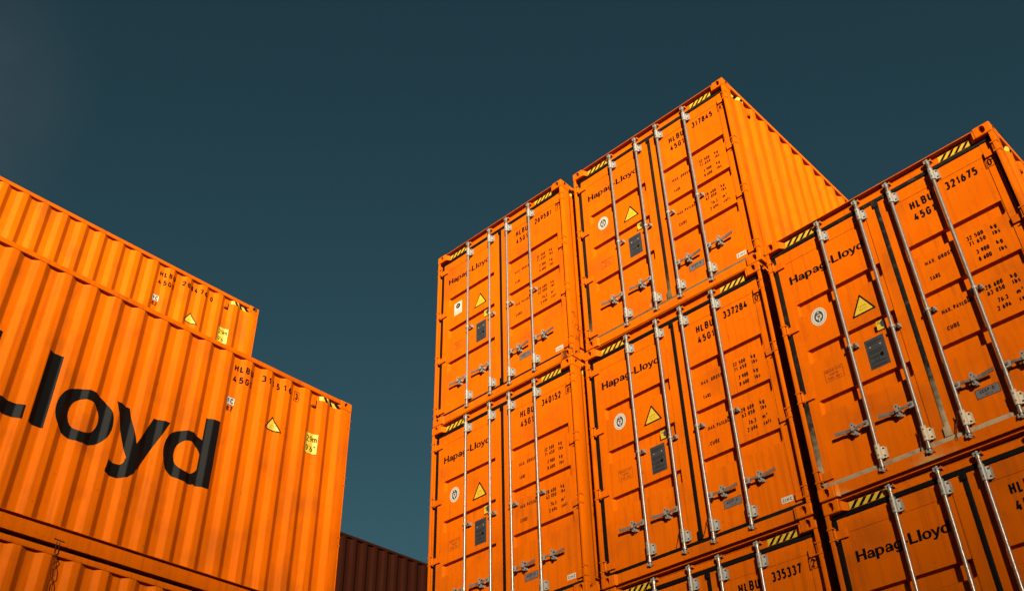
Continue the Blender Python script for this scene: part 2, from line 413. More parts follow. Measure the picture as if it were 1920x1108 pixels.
# ------------------------------------------------------------------ corrugated side wall
REC0, PITCH, DEP, XS = .163, .2835, .040, .008
def profile():
    raw = [(.075, 0), (REC0, 0)]; k = 0
    while REC0 + PITCH * (k + 1) < LEN - .25:
        y = REC0 + PITCH * k
        raw += [(y, 0), (y + .065, DEP), (y + .145, DEP), (y + .210, 0)]; k += 1
    raw.append((LEN - .075, 0))
    q = [raw[0]]
    for p in raw[1:]:
        if p[0] - q[-1][0] > 1e-4: q.append(p)
    out = [q[0]]; r = .010                    # round every fold
    for i in range(1, len(q) - 1):
        p = Vector(q[i]); a = (Vector(q[i - 1]) - p).normalized() * r; b = (Vector(q[i + 1]) - p).normalized() * r
        for t in (0, .25, .5, .75, 1): out.append(tuple((p + a) * (1 - t) ** 2 + 2 * t * (1 - t) * p + (p + b) * t * t))
    out.append(q[-1]); return out
PROF = profile()
def depth_at(y):
    lo, hi = 0, len(PROF) - 1
    if y <= PROF[0][0] or y >= PROF[-1][0]: return 0
    while hi - lo > 1:
        m = (lo + hi) // 2
        if PROF[m][0] <= y: lo = m
        else: hi = m
    (y0, d0), (y1, d1) = PROF[lo], PROF[hi]
    return d0 + (d1 - d0) * (y - y0) / max(1e-9, y1 - y0)
ZB, ZT = .203, 2.832
@cached
def me_side(paintname, flip):
    """corrugated sheet; flip=False is the x=0 side, True the x=W side"""
    v, f = [], []
    fx = (lambda x: W - x) if flip else (lambda x: x)
    for y, d in PROF: v += [(fx(XS + d), y, ZB), (fx(XS + d), y, ZT)]
    n = len(PROF)
    for i in range(n - 1):
        q = (2 * i, 2 * i + 1, 2 * i + 3, 2 * i + 2); f.append(q if not flip else q[::-1])
    base = len(v)
    for y, d in PROF: v += [(fx(XS + d), y, ZB), (fx(.062), y, ZB)]
    for i in range(n - 1): f.append((base + 2 * i, base + 2 * i + 1, base + 2 * i + 3, base + 2 * i + 2))
    me = bpy.data.meshes.new('side_wall'); me.from_pydata(v, [], f)
    bm = bmesh.new(); bm.from_mesh(me); bmesh.ops.recalc_face_normals(bm, faces=bm.faces)
    for fc in bm.faces: fc.smooth = True
    bm.to_mesh(me); bm.free(); me.materials.append(M[paintname]); return me
class SideDecal(MB):
    """flat marks given in (a, z) with a = -y (reading direction), pressed into the corrugation of the x=0 side"""
    def q(s, pts, mat, lay=0): s.face([(lay, -x, z) for x, z in pts], mat)
    def rect(s, x0, x1, z0, z1, mat, lay=0): s.q([(x0, z0), (x1, z0), (x1, z1), (x0, z1)], mat, lay)
    def text(s, st, x, z, h, width=None, mat='black', lay=3, t=.15):
        for p, l in text_polys(st, x, z, h, width, t): s.q([tuple(v) for v in p], mat, lay + l * .3)
    def outline(s, x0, x1, z0, z1, t, mat, lay=1):
        s.rect(x0, x1, z0, z0 + t, mat, lay); s.rect(x0, x1, z1 - t, z1, mat, lay)
        s.rect(x0, x0 + t, z0 + t, z1 - t, mat, lay); s.rect(x1 - t, x1, z0 + t, z1 - t, mat, lay)
    def press(s, name, flip=False):
        me = bpy.data.meshes.new(name); me.from_pydata(s.v, [], s.f)
        for m in s.mats: me.materials.append(M[m])
        me.polygons.foreach_set('material_index', s.m)
        bm = bmesh.new(); bm.from_mesh(me)
        ys = [v.co.y for v in bm.verts]; lo, hi = min(ys), max(ys)
        for y, _ in PROF:
            if lo < y < hi:
                bmesh.ops.bisect_plane(bm, geom=bm.verts[:] + bm.edges[:] + bm.faces[:], dist=1e-6, plane_co=(0, y, 0), plane_no=(0, 1, 0))
        for v in bm.verts:
            v.co.x = XS + depth_at(v.co.y) - .0014 - .0004 * v.co.x
            if flip: v.co.x = W - v.co.x
        bm.to_mesh(me); bm.free(); return me
@cached
def me_big_wordmark():
    d = SideDecal(); s = .82; x0 = -1.787 - WBW * s
    for p, l in WB: d.q([(x0 + x * s, 1.085 + z * s) for x, z in p], 'black_gloss', l)
    return d.press('brand_lettering')
@cached
def me_side_triangle():
    d = SideDecal(); c = [(-1.213, 2.094), (-.983, 2.080), (-1.105, 2.280)]; m = Vector((-1.10, 2.152))
    def rounded(k, r):
        out = []
        for i in range(3):
            p = m + (Vector(c[i]) - m) * k; a = m + (Vector(c[i - 1]) - m) * k; b = m + (Vector(c[(i + 1) % 3]) - m) * k
            for u, v in ((a, .07), (a, .03), (b, .03), (b, .07)): out.append(tuple(p + (u - p).normalized() * ((u - p).length * v * r)))
        return out
    d.q(rounded(1, 1), 'black', 0); d.q(rounded(.77, .6), 'pale_yellow', 1)
    d.text('SUPER', -1.14, 2.15, .018, .085, 'red_ink', 2); d.text('HEAVY', -1.14, 2.12, .018, .085, 'red_ink', 2)
    return d.press('warning_triangle')
@cached
def me_height_sign():
    d = SideDecal(); d.rect(-.634, -.452, 2.008, 2.288, 'black', 0); d.rect(-.629, -.457, 2.013, 2.283, 'pale_yellow', 1)
    d.text('2,9m', -.606, 2.165, .082, .138, 'black', 2, t=.135); d.text("9'6\"", -.602, 2.038, .082, .125, 'black', 2, t=.135)
    return d.press('height_sign')
@cached
def me_side_hazard(flip):
    d = SideDecal(); z0, z1 = 2.762, 2.822
    d.rect(-.49, -.20, z0, z1, 'pale_yellow', 0)
    for k in range(3):
        x = -.45 + k * .10; d.q([(x, z1), (x + .045, z1), (x + .085, z0), (x + .04, z0)], 'black', 1)
    return d.press('hazard_stripes', flip)
@cached
def me_side_owner():
    d = SideDecal(); d.text('HLBU', -1.705, 2.642, .086, .248, t=.19); return d.press('owner_code')
@cached
def me_side_type():
    d = SideDecal(); d.text('45G1', -1.705, 2.492, .086, .245, t=.19); return d.press('type_code')
def me_side_serial(num, chk, boxed, iso):
    d = SideDecal(); d.text(num, -1.340, 2.648, .088, .424, t=.19); a = d.press('serial_number')
    c = SideDecal(); c.text(chk, -.842, 2.635, .088, t=.19)
    if boxed: c.outline(-.856, -.784, 2.612, 2.745, .006, 'black', 2)
    c = c.press('check_digit')
    e = SideDecal(); e.rect(-1.742, -1.634, 2.187, 2.290, 'black', 0); e.rect(-1.737, -1.639, 2.192, 2.285, 'white', 1)
    e.text('IC', -1.724, 2.203, .070, .075, 'black', 2, t=.19); e.rect(-1.705, -1.701, 2.192, 2.285, 'black', 2)
    f = SideDecal(); f.text(iso, -1.728, 2.105, .066, .082, 'black', 2, t=.19)
    return a, c, e.press('railway_code'), f.press('railway_number')

# ------------------------------------------------------------------ frame and fittings
def make_casting():
    def tmp(mb, bev=0):
        o = add('tmp', mb.mesh('tmp', bev)); return o
    b = MB(); b.box(-.081, .081, -.089, .089, -.059, .059, 'orange'); base = tmp(b, .011)
    def stad(w, h, n=8): return [((w / 2) * math.cos(t), (h / 2 - w / 2) * (1 if math.sin(t) >= 0 else -1) + (w / 2) * math.sin(t)) for t in [2 * math.pi * (i + .5) / (2 * n) for i in range(2 * n)]]
    cut = []
    for ax in range(2):
        for sgn in (-1, 1):
            c = MB(); pts = stad(.058, .086); n0 = len(pts); half = (.089 if ax == 0 else .081)
            a, e = sgn * (half - .045), sgn * (half + .02)
            mk = (lambda u, w, k: (u, k, w)) if ax == 0 else (lambda u, w, k: (k, u, w))
            c.v = [mk(u, w, a) for u, w in pts] + [mk(u, w, e) for u, w in pts]
            c.f = [tuple(range(n0)), tuple(range(2 * n0 - 1, n0 - 1, -1))] + [(i, n0 + i, n0 + (i + 1) % n0, (i + 1) % n0) for i in range(n0)]
            c.m = [c.mi('orange')] * len(c.f)
            o = tmp(c); bm = bmesh.new(); bm.from_mesh(o.data); bmesh.ops.recalc_face_normals(bm, faces=bm.faces); bm.to_mesh(o.data); bm.free(); cut.append(o)
    for c in cut:
        md = base.modifiers.new('b', 'BOOLEAN'); md.object = c; md.operation = 'DIFFERENCE'; md.solver = 'EXACT'
    bpy.context.view_layer.update(); dg = bpy.context.evaluated_depsgraph_get()
    me = bpy.data.meshes.new_from_object(base.evaluated_get(dg)); me.name = 'corner_casting'
    me.materials.clear(); me.materials.append(M['orange'])
    for o in cut + [base]:
        d = o.data; bpy.data.objects.remove(o); bpy.data.meshes.remove(d)
    return me
CAST = make_casting()
CASTW = CAST.copy(); CASTW.materials.clear(); CASTW.materials.append(M['orange_worn'])
CASTM = CAST.copy(); CASTM.materials.clear(); CASTM.materials.append(M['maroon'])

@cached
def me_post(p, flip):
    b = MB(); X = (lambda a, c: (W - c, W - a)) if flip else (lambda a, c: (a, c))
    b.box(*X(.003, .043), .006, .020, .118, 2.778, p); b.box(*X(.004, .016), .0205, .16, .118, 2.778, p); b.box(*X(.017, .092), .104, .16, .118, 2.778, p)
    return b.mesh('corner_post', .007, True)
@cached
def me_endpost(p, flip):
    b = MB(); X = (lambda a, c: (W - c, W - a)) if flip else (lambda a, c: (a, c))
    b.box(*X(.003, .1), LEN - .12, LEN - .004, .118, 2.778, p); return b.mesh('corner_post', .008, True)
@cached
def me_toprail(p, flip):
    b = MB(); X = (lambda a, c: (W - c, W - a)) if flip else (lambda a, c: (a, c))
    b.box(*X(.002, .062), .178, LEN - .178, 2.830, 2.889, p); return b.mesh('top_rail', .006, True)
@cached
def me_botrail(p, flip):
    b = MB(); X = (lambda a, c: (W - c, W - a)) if flip else (lambda a, c: (a, c))
    b.box(*X(.003, .050), .178, LEN - .178, .030, .163, p); b.box(*X(.044, .060), .165, LEN - .165, .1635, .1955, p); b.box(*X(.003, .061), .165, LEN - .165, .196, .2035, p)
    return b.mesh('bottom_rail', .005, True)
@cached
def me_roof(p):
    b = MB(); b.box(.063, W - .063, .06, LEN - .06, 2.845, 2.872, p); return b.mesh('roof')
@cached
def me_floor(p):
    b = MB(); b.box(.061, W - .061, .10, LEN - .06, .155, .19, p)
    for k in range(26): b.box(.061, W - .061, .35 + k * .45, .40 + k * .45, .04, .154, p)
    return b.mesh('underframe')
@cached
def me_vent(p, flip):
    b = MB(); X = (lambda a, c: (W - c, W - a)) if flip else (lambda a, c: (a, c))
    b.box(*X(.012, .048), .545, .600, 2.655, 2.765, p); b.box(*X(.014, .047), .550, .595, 2.640, 2.6545, 'dark_steel')
    return b.mesh('vent_cover', .004)
@cached
def me_endwall(p):
    b = MB(); v = []; n = 9; st = (W - .2) / n
    for k in range(n):
        x = .1 + k * st
        v += [(x, 0), (x + st * .26, 0), (x + st * .5, .045), (x + st * .76, .045)]
    v.append((W - .1, 0))
    for i in range(len(v) - 1):
        (x0, d0), (x1, d1) = v[i], v[i + 1]
        b.face([(x1, LEN - .02 - d1, .15), (x0, LEN - .02 - d0, .15), (x0, LEN - .02 - d0, 2.8), (x1, LEN - .02 - d1, 2.8)], p)
    b.box(.163, W - .163, LEN - .07, LEN - .006, 2.80, 2.885, p); b.box(.163, W - .163, LEN - .07, LEN - .006, .02, .15, p)
    return b.mesh('front_wall')
@cached
def me_header(p):
    b = MB(); b.box(.163, W - .163, .060, .10, 2.7845, 2.852, p); b.box(.163, W - .163, .135, .16, 2.7845, 2.8665, p); b.box(.163, W - .163, .002, .20, 2.868, 2.878, p)
    b.box(.05, W - .05, .108, .16, 2.70, 2.7775, p)
    for s in (0, 1):
        X = (lambda x: W - x) if s else (lambda x: x)
        poly = [(X(.1625), .004), (X(.176), .004), (X(.214), .0595), (X(.1625), .0595)]
        b.prism(poly if not s else poly[::-1], 2.779, 2.8655, p)
    return b.mesh('door_header', .003)
@cached
def me_sill(p):
    b = MB(); b.box(.163, W - .163, .034, .11, .014, .119, p)
    b.box(.163, W - .163, .045, .11, .1195, .125, p)
    for s in (0, 1):
        X = (lambda x: W - x) if s else (lambda x: x)
        poly = [(X(.1625), .004), (X(.174), .004), (X(.196), .0335), (X(.1625), .0335)]
        b.prism(poly if not s else poly[::-1], .004, .116, p)
    return b.mesh('door_sill', .003)
@cached
def me_header_hazard(k):
    b = MB(); x0, x1 = ((.222, .565), (W - .535, W - .222))[k]; z0, z1 = 2.788, 2.850
    b.face([(x0, .0588, z0), (x1, .0588, z0), (x1, .0588, z1), (x0, .0588, z1)], 'yellow')
    n = 4; st = (x1 - x0 - .03) / n
    for i in range(n):
        x = x0 + .006 + i * st; w = st * .46; sh = .058
        p = [(x, z0), (x + w, z0), (x + w + sh, z1), (x + sh, z1)]
        if p[2][0] > x1:
            f = (x1 - p[3][0]) / w if p[3][0] < x1 else 0
            p = [(x, z0), (x + w, z0), (x1, z0 + (z1 - z0) * max(0, (x1 - x - w)) / sh), (x1, z1), (min(x1, x + sh), z1)]
        b.face([(u, .0580, z) for u, z in p], 'black')
    return b.mesh('hazard_stripes')
@cached
def me_door(p, flip):
    """door leaf with three pressed grooves; flip=True is the right leaf"""
    b = MB(); x0, x1, z0, z1 = .075, 1.197, .1695, 2.742
    ex0, ex1 = (.165, 1.092)                              # panel between the frame members
    if flip: X = lambda x: W - x
    else: X = lambda x: x
    gx = [ex0, ex0 + .014, ex0 + .030, ex1 - .012, ex1 + .004 - .0005, ex1 + .0035]
    gx = [ex0, ex0 + .012, ex0 + .030, ex1 - .016, ex1]
    zs = [z0 + .055]; dz = [0]
    for zt in (.978, 1.536, 2.082):
        zs += [zt - .150, zt - .128, zt - .008, zt]; dz += [0, 1, 1, 0]
    zs.append(2.605); dz.append(0)
    dxs = [0, 0, 1, 1, 0]; D = .046
    n = len(b.v); nx, nz = len(gx), len(zs)
    for j in range(nz):
        for i in range(nx): b.v.append((X(gx[i]), YP + D * dxs[i] * dz[j], zs[j]))
    for j in range(nz - 1):
        for i in range(nx - 1):
            q = (n + j * nx + i, n + j * nx + i + 1, n + (j + 1) * nx + i + 1, n + (j + 1) * nx + i)
            b.f.append(q if not flip else q[::-1]); b.m.append(b.mi(p))
    def bx(a, c, *r): b.box(min(X(a), X(c)), max(X(a), X(c)), *r)
    bx(x0, ex0 - .0005, YF, .14, z0, z1, p); bx(ex1 + .0005, x1, YF, .14, z0, z1, p)
    bx(ex0, ex1, YF + .003, .14, 2.606, z1, p); bx(ex0, ex1, YF + .003, .14, z0, z0 + .054, p)
    bx(ex0, ex1, .135, .142, z0 + .06, 2.60, p)
    return b.mesh('door')
@cached
def me_gasket(mat):
    b = MB(); b.box(.046, W - .046, .058, .10, 2.7425, 2.784, mat); b.box(.046, W - .046, .056, .10, .1255, .1690, mat)
    b.box(1.1975, 1.2405, .064, .10, .1692, 2.7423, mat); b.box(.018, .074, .074, .10, .1692, 2.7423, mat); b.box(W - .074, W - .018, .074, .10, .1692, 2.7423, mat)
    b.prism([(1.188, .05), (1.188, .0635), (1.25, .0635), (1.25, .05)], .1692, .26, mat)
    b.prism([(1.19, .052), (1.19, .0635), (1.248, .0635), (1.248, .052)], 2.685, 2.7423, mat)
    return b.mesh('door_gasket', .005, True)
BARY = .018
@cached
def me_bar():
    b = MB(); b.rod((0, BARY, .13), (0, BARY, 2.79), .0172, 'steel', 16)
    for z0, s in ((2.785, 1), (.135, -1)):
        b.rod((0, BARY, z0), (0, BARY, z0 + s * .03), .0215, 'steel', 12)
        b.rod((0, BARY, z0 + s * .03), (0, BARY, z0 + s * .07), .012, 'zinc', 10)
        z = z0 + s * .05
        b.box(-.030, .012, BARY - .014, BARY + .030, min(z, z + s * .012), max(z, z + s * .012), 'zinc')
        b.box(-.030, -.018, BARY - .012, BARY + .026, min(z - s * .022, z), max(z - s * .022, z), 'zinc')
        b.box(.010, .036, BARY + .002, BARY + .024, min(z - s * .006, z + s * .006), max(z - s * .006, z + s * .006), 'zinc')
    return b.mesh('locking_bar', 0, True)
@cached
def me_bracket(mat, z0):
    b = MB(); h = .128
    b.rod((0, BARY, z0), (0, BARY, z0 + h), .0245, mat, 14)
    for k in (0, h): b.rod((0, BARY, z0 + k - .004), (0, BARY, z0 + k + .004), .0265, mat, 14)
    b.box(-.026, .010, BARY, YF - .0005, z0 + .012, z0 + h - .012, mat)
    b.prism([(.008, .030), (.046, .046), (.046, .056), (.008, .056)], z0 + .010, z0 + h - .010, mat)
    b.box(.036, .058, .0565, YF - .0005, z0 + .016, z0 + h - .016, mat)
    for zz in (z0 + .030, z0 + h - .030):
        b.rod((.041, .036, zz), (.041, .048, zz), .007, 'dark_steel', 8); b.rod((.004, -.0085, zz), (.004, -.005, zz), .006, 'dark_steel', 8)
    return b.mesh('bar_bracket', 0, True)
@cached
def me_guide():
    b = MB(); b.rod((0, BARY, -.014), (0, BARY, .014), .0225, 'zinc', 14)
    b.box(.018, .058, .026, .040, -.012, .012, 'zinc'); b.box(.034, .062, .041, YP - .0005, -.020, .020, 'zinc')
    b.rod((.042, .016, 0), (.042, .026, 0), .009, 'dark_steel', 8); b.box(-.034, -.020, .012, YP - .0005, -.018, .010, 'dark_steel')
    return b.mesh('bar_clamp', 0, True)
@cached
def me_keeper(up):
    b = MB(); s = 1 if up else -1
    y1 = .0595 if up else .0335
    for x in (-.040, .028):
        b.prism([(x, .020), (x + .009, .020), (x + .009, y1), (x, y1)], -.013, .013, 'orange')
    b.box(-.040, .040, y1 - .006, y1 - .0005, -.016, .016, 'orange')
    return b.mesh('cam_keeper', .002)
@cached
def me_handle(sgn):
    """flat swing handle with its pivot hub, drawn from the bar outwards"""
    b = MB(); S = lambda a, c: (min(sgn * a, sgn * c), max(sgn * a, sgn * c))
    b.box(*S(.014, .060), .006, .034, -.030, .026, 'zinc'); b.rod((sgn * .036, -.004, 0), (sgn * .036, .012, 0), .013, 'steel', 10)
    segs = [(.055, .014, .004), (.105, .006, .000), (.150, .012, -.004), (.205, .020, .000), (.245, .024, .006), (.345, .010, .012)]
    for i in range(len(segs) - 1):
        (a, ya, za), (c, yc, zc) = segs[i], segs[i + 1]
        hh = .011 if i < 3 else .016
        v = [(sgn * a, ya, za - hh), (sgn * a, ya, za + hh), (sgn * a, ya + .009, za + hh), (sgn * a, ya + .009, za - hh),
             (sgn * c, yc, zc - hh), (sgn * c, yc, zc + hh), (sgn * c, yc + .009, zc + hh), (sgn * c, yc + .009, zc - hh)]
        n = len(b.v); b.v += v
        for q in ((0, 3, 2, 1), (4, 5, 6, 7), (0, 1, 5, 4), (1, 2, 6, 5), (2, 3, 7, 6), (3, 0, 4, 7)):
            b.f.append(tuple(n + i for i in q)); b.m.append(b.mi('steel'))
    me = b.mesh('door_handle'); bm = bmesh.new(); bm.from_mesh(me); bmesh.ops.recalc_face_normals(bm, faces=bm.faces); bm.to_mesh(me); bm.free(); return me
@cached
def me_catch(sgn):
    b = MB(); x = sgn * .168
    for z in (-.034, .036):
        b.rod((x, .008 if z > 0 else .022, z), (x, .016 if z > 0 else .030, z), .0215, 'zinc', 14); b.rod((x, .031, z), (x, YP - .0005, z), .010, 'dark_steel', 8)
        b.rod((x, .003 if z > 0 else .017, z), (x, .008 if z > 0 else .022, z), .006, 'dark_steel', 8)
    b.box(x - .012, x + .012, .0, .008, -.022, .022, 'zinc'); b.box(x - .020, x + .020, .050, YP - .0005, -.05, .05, 'zinc')
    return b.mesh('handle_catch', 0, True)
@cached
def me_hinge(p, flip):
    b = MB(); X = (lambda a, c: (W - c, W - a)) if flip else (lambda a, c: (a, c)); s = W if flip else 0; g = -1 if flip else 1
    b.box(*X(.046, .156), .048, .0705, -.038, .038, p)
    b.rod((s + g * .052, .030, -.040), (s + g * .052, .030, .040), .0135, p, 10); b.rod((s + g * .052, .030, -.052), (s + g * .052, .030, .052), .007, 'dark_steel', 8)
    for z in (-.058, .046): b.box(*X(-.002, .062), .000, .0475, z, z + .012, p)
    return b.mesh('hinge', .002)

def container(name, loc, rz, label, serial=None, side_serial=None, level=None, paintname='orange', emblem='round', dusty=False,
              tint=1.0, doors=True, worn=(), detail=True, group='orange shipping containers stacked in the yard', height=None):
    root = bpy.data.objects.new(name, None); COL.objects.link(root)
    root.location = loc; root.rotation_euler = (0, 0, rz); root['label'] = label; root['category'] = 'container'
    if group: root['group'] = group
    root.empty_display_size = .3
    p = paintname; made = []
    def part(nm, me, parent=root, at=(0, 0, 0), lab=None):
        o = add(nm, me, parent, at); o.color = (tint, tint, tint, 1); made.append(o)
        if lab: o['label'] = lab
        return o
    cm = CASTM if p == 'maroon' else CAST
    for i, (x, y, z) in enumerate([(x, y, z) for z in (.059, H - .059) for y in (.089, LEN - .089) for x in (.081, W - .081)]):
        c = part('corner_casting', CASTW if i in worn else cm, root, (x, y, z), 'grimy worn corner casting' if i in worn else None)
    for fl in (False, True):
        part('corner_post', me_post(p, fl)); part('corner_post', me_endpost(p, fl))
        part('top_rail', me_toprail(p, fl)); part('bottom_rail', me_botrail(p, fl))
    sw = part('side_wall', me_side(p, False)); sw2 = part('side_wall', me_side(p, True))
    part('vent_cover', me_vent(p, False), sw); part('vent_cover', me_vent(p, True), sw2)
    part('roof', me_roof(p)); part('underframe', me_floor(p)); part('front_wall', me_endwall(p))
    hd = part('door_header', me_header(p)); sl = part('door_sill', me_sill('orange_dusty' if dusty == 2 else p), lab='dusty door sill' if dusty == 2 else None)
    if p != 'maroon':
        part('hazard_stripes', me_header_hazard(0), hd); part('hazard_stripes', me_header_hazard(1), hd)
        for x in (.625, 1.050, W - 1.050, W - .625):
            part('cam_keeper', me_keeper(True), hd, (x, 0, 2.838)); part('cam_keeper', me_keeper(False), sl, (x, 0, .082))
        part('hazard_stripes', me_side_hazard(False), sw); part('hazard_stripes', me_side_hazard(True), sw2)
        if side_serial:
            part('owner_code', me_side_owner(), sw); part('type_code', me_side_type(), sw)
            for nm, q in zip(('serial_number', 'check_digit', 'railway_code', 'railway_number'), me_side_serial(*side_serial)): part(nm, q, sw)
        part('warning_triangle', me_side_triangle(), sw); part('height_sign', me_height_sign(), sw); part('brand_lettering', me_big_wordmark(), sw)
    part('door_gasket', me_gasket({0: 'rubber', 1: 'rubber_grimy', 2: 'rubber_dusty'}[int(dusty)]), lab='door seal with dust on its lower part' if dusty else None)
    for fl in (False, True):
        d = part('door', me_door(p, fl))
        for z in (.235, 1.050, 1.815, 2.600): part('hinge', me_hinge(p, fl), d, (0, 0, z))
        if not doors: continue
        for x in ((W - 1.050, W - .625) if fl else (.625, 1.050)):
            part('locking_bar', me_bar(), d, (x, 0, 0))
            part('bar_bracket', me_bracket('zinc', 2.602), d, (x, 0, 0)); part('bar_bracket', me_bracket('zinc_dusty' if dusty == 2 else 'zinc', .182), d, (x, 0, 0))
            part('bar_clamp', me_guide(), d, (x, 0, 1.337))
            part('door_handle', me_handle(1 if fl else -1), d, (x, 0, .545)); part('handle_catch', me_catch(1 if fl else -1), d, (x, 0, .545))
        if not detail: continue
        if fl:
            part('weight_table', me_weights(), d); part('approval_plate', me_acep(), d); part('maker_sticker', me_maker(), d)
            if serial:
                part('owner_code', me_owner(), d); part('type_code', me_type(), d)
                u, v = me_serial(*serial); part('serial_number', u, d); part('check_digit', v, d)
        else:
            part('brand_lettering', me_wordmark(), d); part('inspection_emblem', me_emblem(emblem), d); part('warning_triangle', me_triangle(), d)
            part('data_plate', me_plate(), d); part('customs_sticker', me_customs(), d); part('repair_notice', me_repair(), d)
    return root

# ------------------------------------------------------------------ the stacks (positions fitted from the photograph)
Z1, Z0, ZM, ZG = 0.0, -H, -2 * H, -3 * H
YA, YB2, YC = R(.346), R(-.227), R(-1.756)

SUN_AZ, SUN_EL = 44.5, 10.0          # measured from the door normal (-Y) towards +X
a1 = container('shipping_container', (-2.593, -.081, Z1), YA, 'orange container 269581 with a white square sticker, top of the leftmost door stack', ('269581', '1'), emblem='label', tint=.97, worn=(1,))
a2 = container('shipping_container', (-2.608, -.078, Z0), YA, 'orange container 340152, second down in the leftmost door stack', ('340152', '6'), tint=.98)
b1 = container('shipping_container', (0, 0, Z1), 0, 'orange container 317845, top of the middle stack, its ribbed long side in the sun', ('317845', '4'), dusty=1, tint=1.0)
b2 = container('shipping_container', (-.043, .011, Z0), YB2, 'orange container 337284 with clean black door seals, below the topmost one of the middle stack', ('337284', '0'), tint=.99)
b3 = container('shipping_container', (-.047, .043, ZM), YB2, 'orange container 335337 cut by the bottom edge, lowest seen in the middle stack', ('335337', '2'), tint=.96)
c1 = container('shipping_container', (2.546, -.147, Z0), YC, 'orange container 321675 with a dust covered sill, nearest and top of the right stack', ('321675', '0'), dusty=2, tint=1.0)
c2 = container('shipping_container', (2.544, -.116, ZM), YC, 'orange container cut off at the lower right corner, directly under the dusty 321675', ('342906', '5'), tint=.96)
RL = math.pi + .01837
l2 = container('shipping_container', (-2.871, -1.2033, Z0), RL, 'orange container 311516 with large black lettering along its ribbed side', ('311516', '3'), ('311516', '3', True, '87'), tint=1.0)
l3 = container('shipping_container', (-2.885, -1.2033, ZM), RL, 'orange container at the bottom left, under the one with the large lettering', ('298340', '1'), tint=.97)
l1 = container('shipping_container', (-5.5128, -1.226, Z1), RL, 'orange container 288476 standing highest on the left, in the row behind', ('288476', '0'), ('288476', '0', False, '82'), tint=1.0, worn=(4,))
a3 = container('shipping_container', (-2.600, -.070, ZM), YA, 'orange container underneath 340152 at the foot of the leftmost door stack', ('306419', '8'), tint=.96)
l0 = container('shipping_container', (-5.520, -1.215, Z0), RL, 'orange container hidden in the back row, carrying 288476 on its roof', tint=.97)
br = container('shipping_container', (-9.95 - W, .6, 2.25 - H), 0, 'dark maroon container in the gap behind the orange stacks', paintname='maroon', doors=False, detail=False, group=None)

# writing by hand on the post of the top left container
class Wall(MB): pass
w = Wall()
for t, y, z, h in (('T', .045, .79, .07), ('HL', .040, .62, .085), ('1/22', .030, .43, .085), ('AF', .085, .26, .075)):
    for q, l in text_polys(t, y, z, h, None, .07): w.face([(W - .0018 + .0002 * l, v[0], v[1]) for v in q], 'red_ink')
add('handwriting', w.mesh('handwriting'), a1)

# cable seals hanging from the locking bars
def wire(name, pts, r, mats, label, cat, host, group=None):
    b = MB(); mtx = Matrix.Translation(host.location) @ Matrix.Rotation(host.rotation_euler.z, 4, 'Z')
    P = [mtx @ Vector(q) for q in pts]; c = P[0].copy()
    for i in range(len(P) - 1): b.rod(P[i] - c, P[i + 1] - c, r, mats[min(i, len(mats) - 1)], 6)
    o = add(name, b.mesh(name, 0, True), None, c); o['label'] = label; o['category'] = cat
    if group: o['group'] = group
    return o
sg = 'cable seals on the door bars'
wire('cable_seal', [(1.028, .004, .33), (1.005, .03, .285), (.985, .045, .22), (.975, .05, .17), (.97, .045, .135)], .0045, ['seal_red', 'seal_red', 'seal_red', 'dark_steel'], 'short red cable seal on the left door of container 321675', 'seal', c1, sg)
wire('cable_seal', [(1.360, .004, .33), (1.335, .03, .28), (1.30, .04, .20), (1.285, .04, .15), (1.265, .038, .125), (1.27, .036, .095), (1.285, .036, .10), (1.285, .04, .15)], .0045, ['seal_red', 'seal_red', 'seal_red', 'dark_steel'], 'looped cable seal hanging over the seam of the doors of container 321675', 'seal', c1, sg)
wire('cable_seal', [(1.028, .004, .33), (.995, .03, .29), (.965, .045, .24), (.94, .05, .20), (.93, .045, .165)], .0042, ['seal_red'], 'red cable seal on the left door of container 337284', 'seal', b2, sg)
wire('cable_seal', [(1.362, .004, .34), (1.325, .03, .29), (1.29, .045, .24), (1.265, .05, .20)], .0042, ['seal_red'], 'red cable seal on the right door of container 337284', 'seal', b2, sg)
wire('cable_seal', [(1.028, .004, .33), (.995, .03, .28), (.965, .045, .22), (.945, .05, .17)], .0042, ['dark_steel'], 'thin dark cable seal on the left door of container 317845', 'seal', b1, sg)

# old twisted wire hanging down the lower left container
pts = [(-.012, 3.19, 2.955), (-.010, 3.185, 2.90), (-.004, 3.18, 2.86), (-.004, 3.178, 2.80), (.004, 3.172, 2.72), (.0, 3.165, 2.66), (.006, 3.158, 2.58), (.002, 3.15, 2.48), (.006, 3.15, 2.30)]
b = MB()
for dx in (-.013, .013):
    q = [(x, y + dx * (1 if i < 3 else (-1) ** (i // 2)) * (1 + .12 * i) + random.uniform(-.004, .004), z + random.uniform(-.01, .01)) for i, (x, y, z) in enumerate(pts)]
    for i in range(len(q) - 1): b.rod(q[i], q[i + 1], .0036, 'seal_red', 6)
b.rod((-.012, 3.14, 2.965), (-.012, 3.235, 2.972), .006, 'seal_red', 6)
hw = add('hanging_wire', b.mesh('hanging_wire', 0, True), None, l3.location); hw.rotation_euler = l3.rotation_euler
hw['label'] = 'rusty twisted wire hanging over the top rail of the bottom left container'; hw['category'] = 'wire'

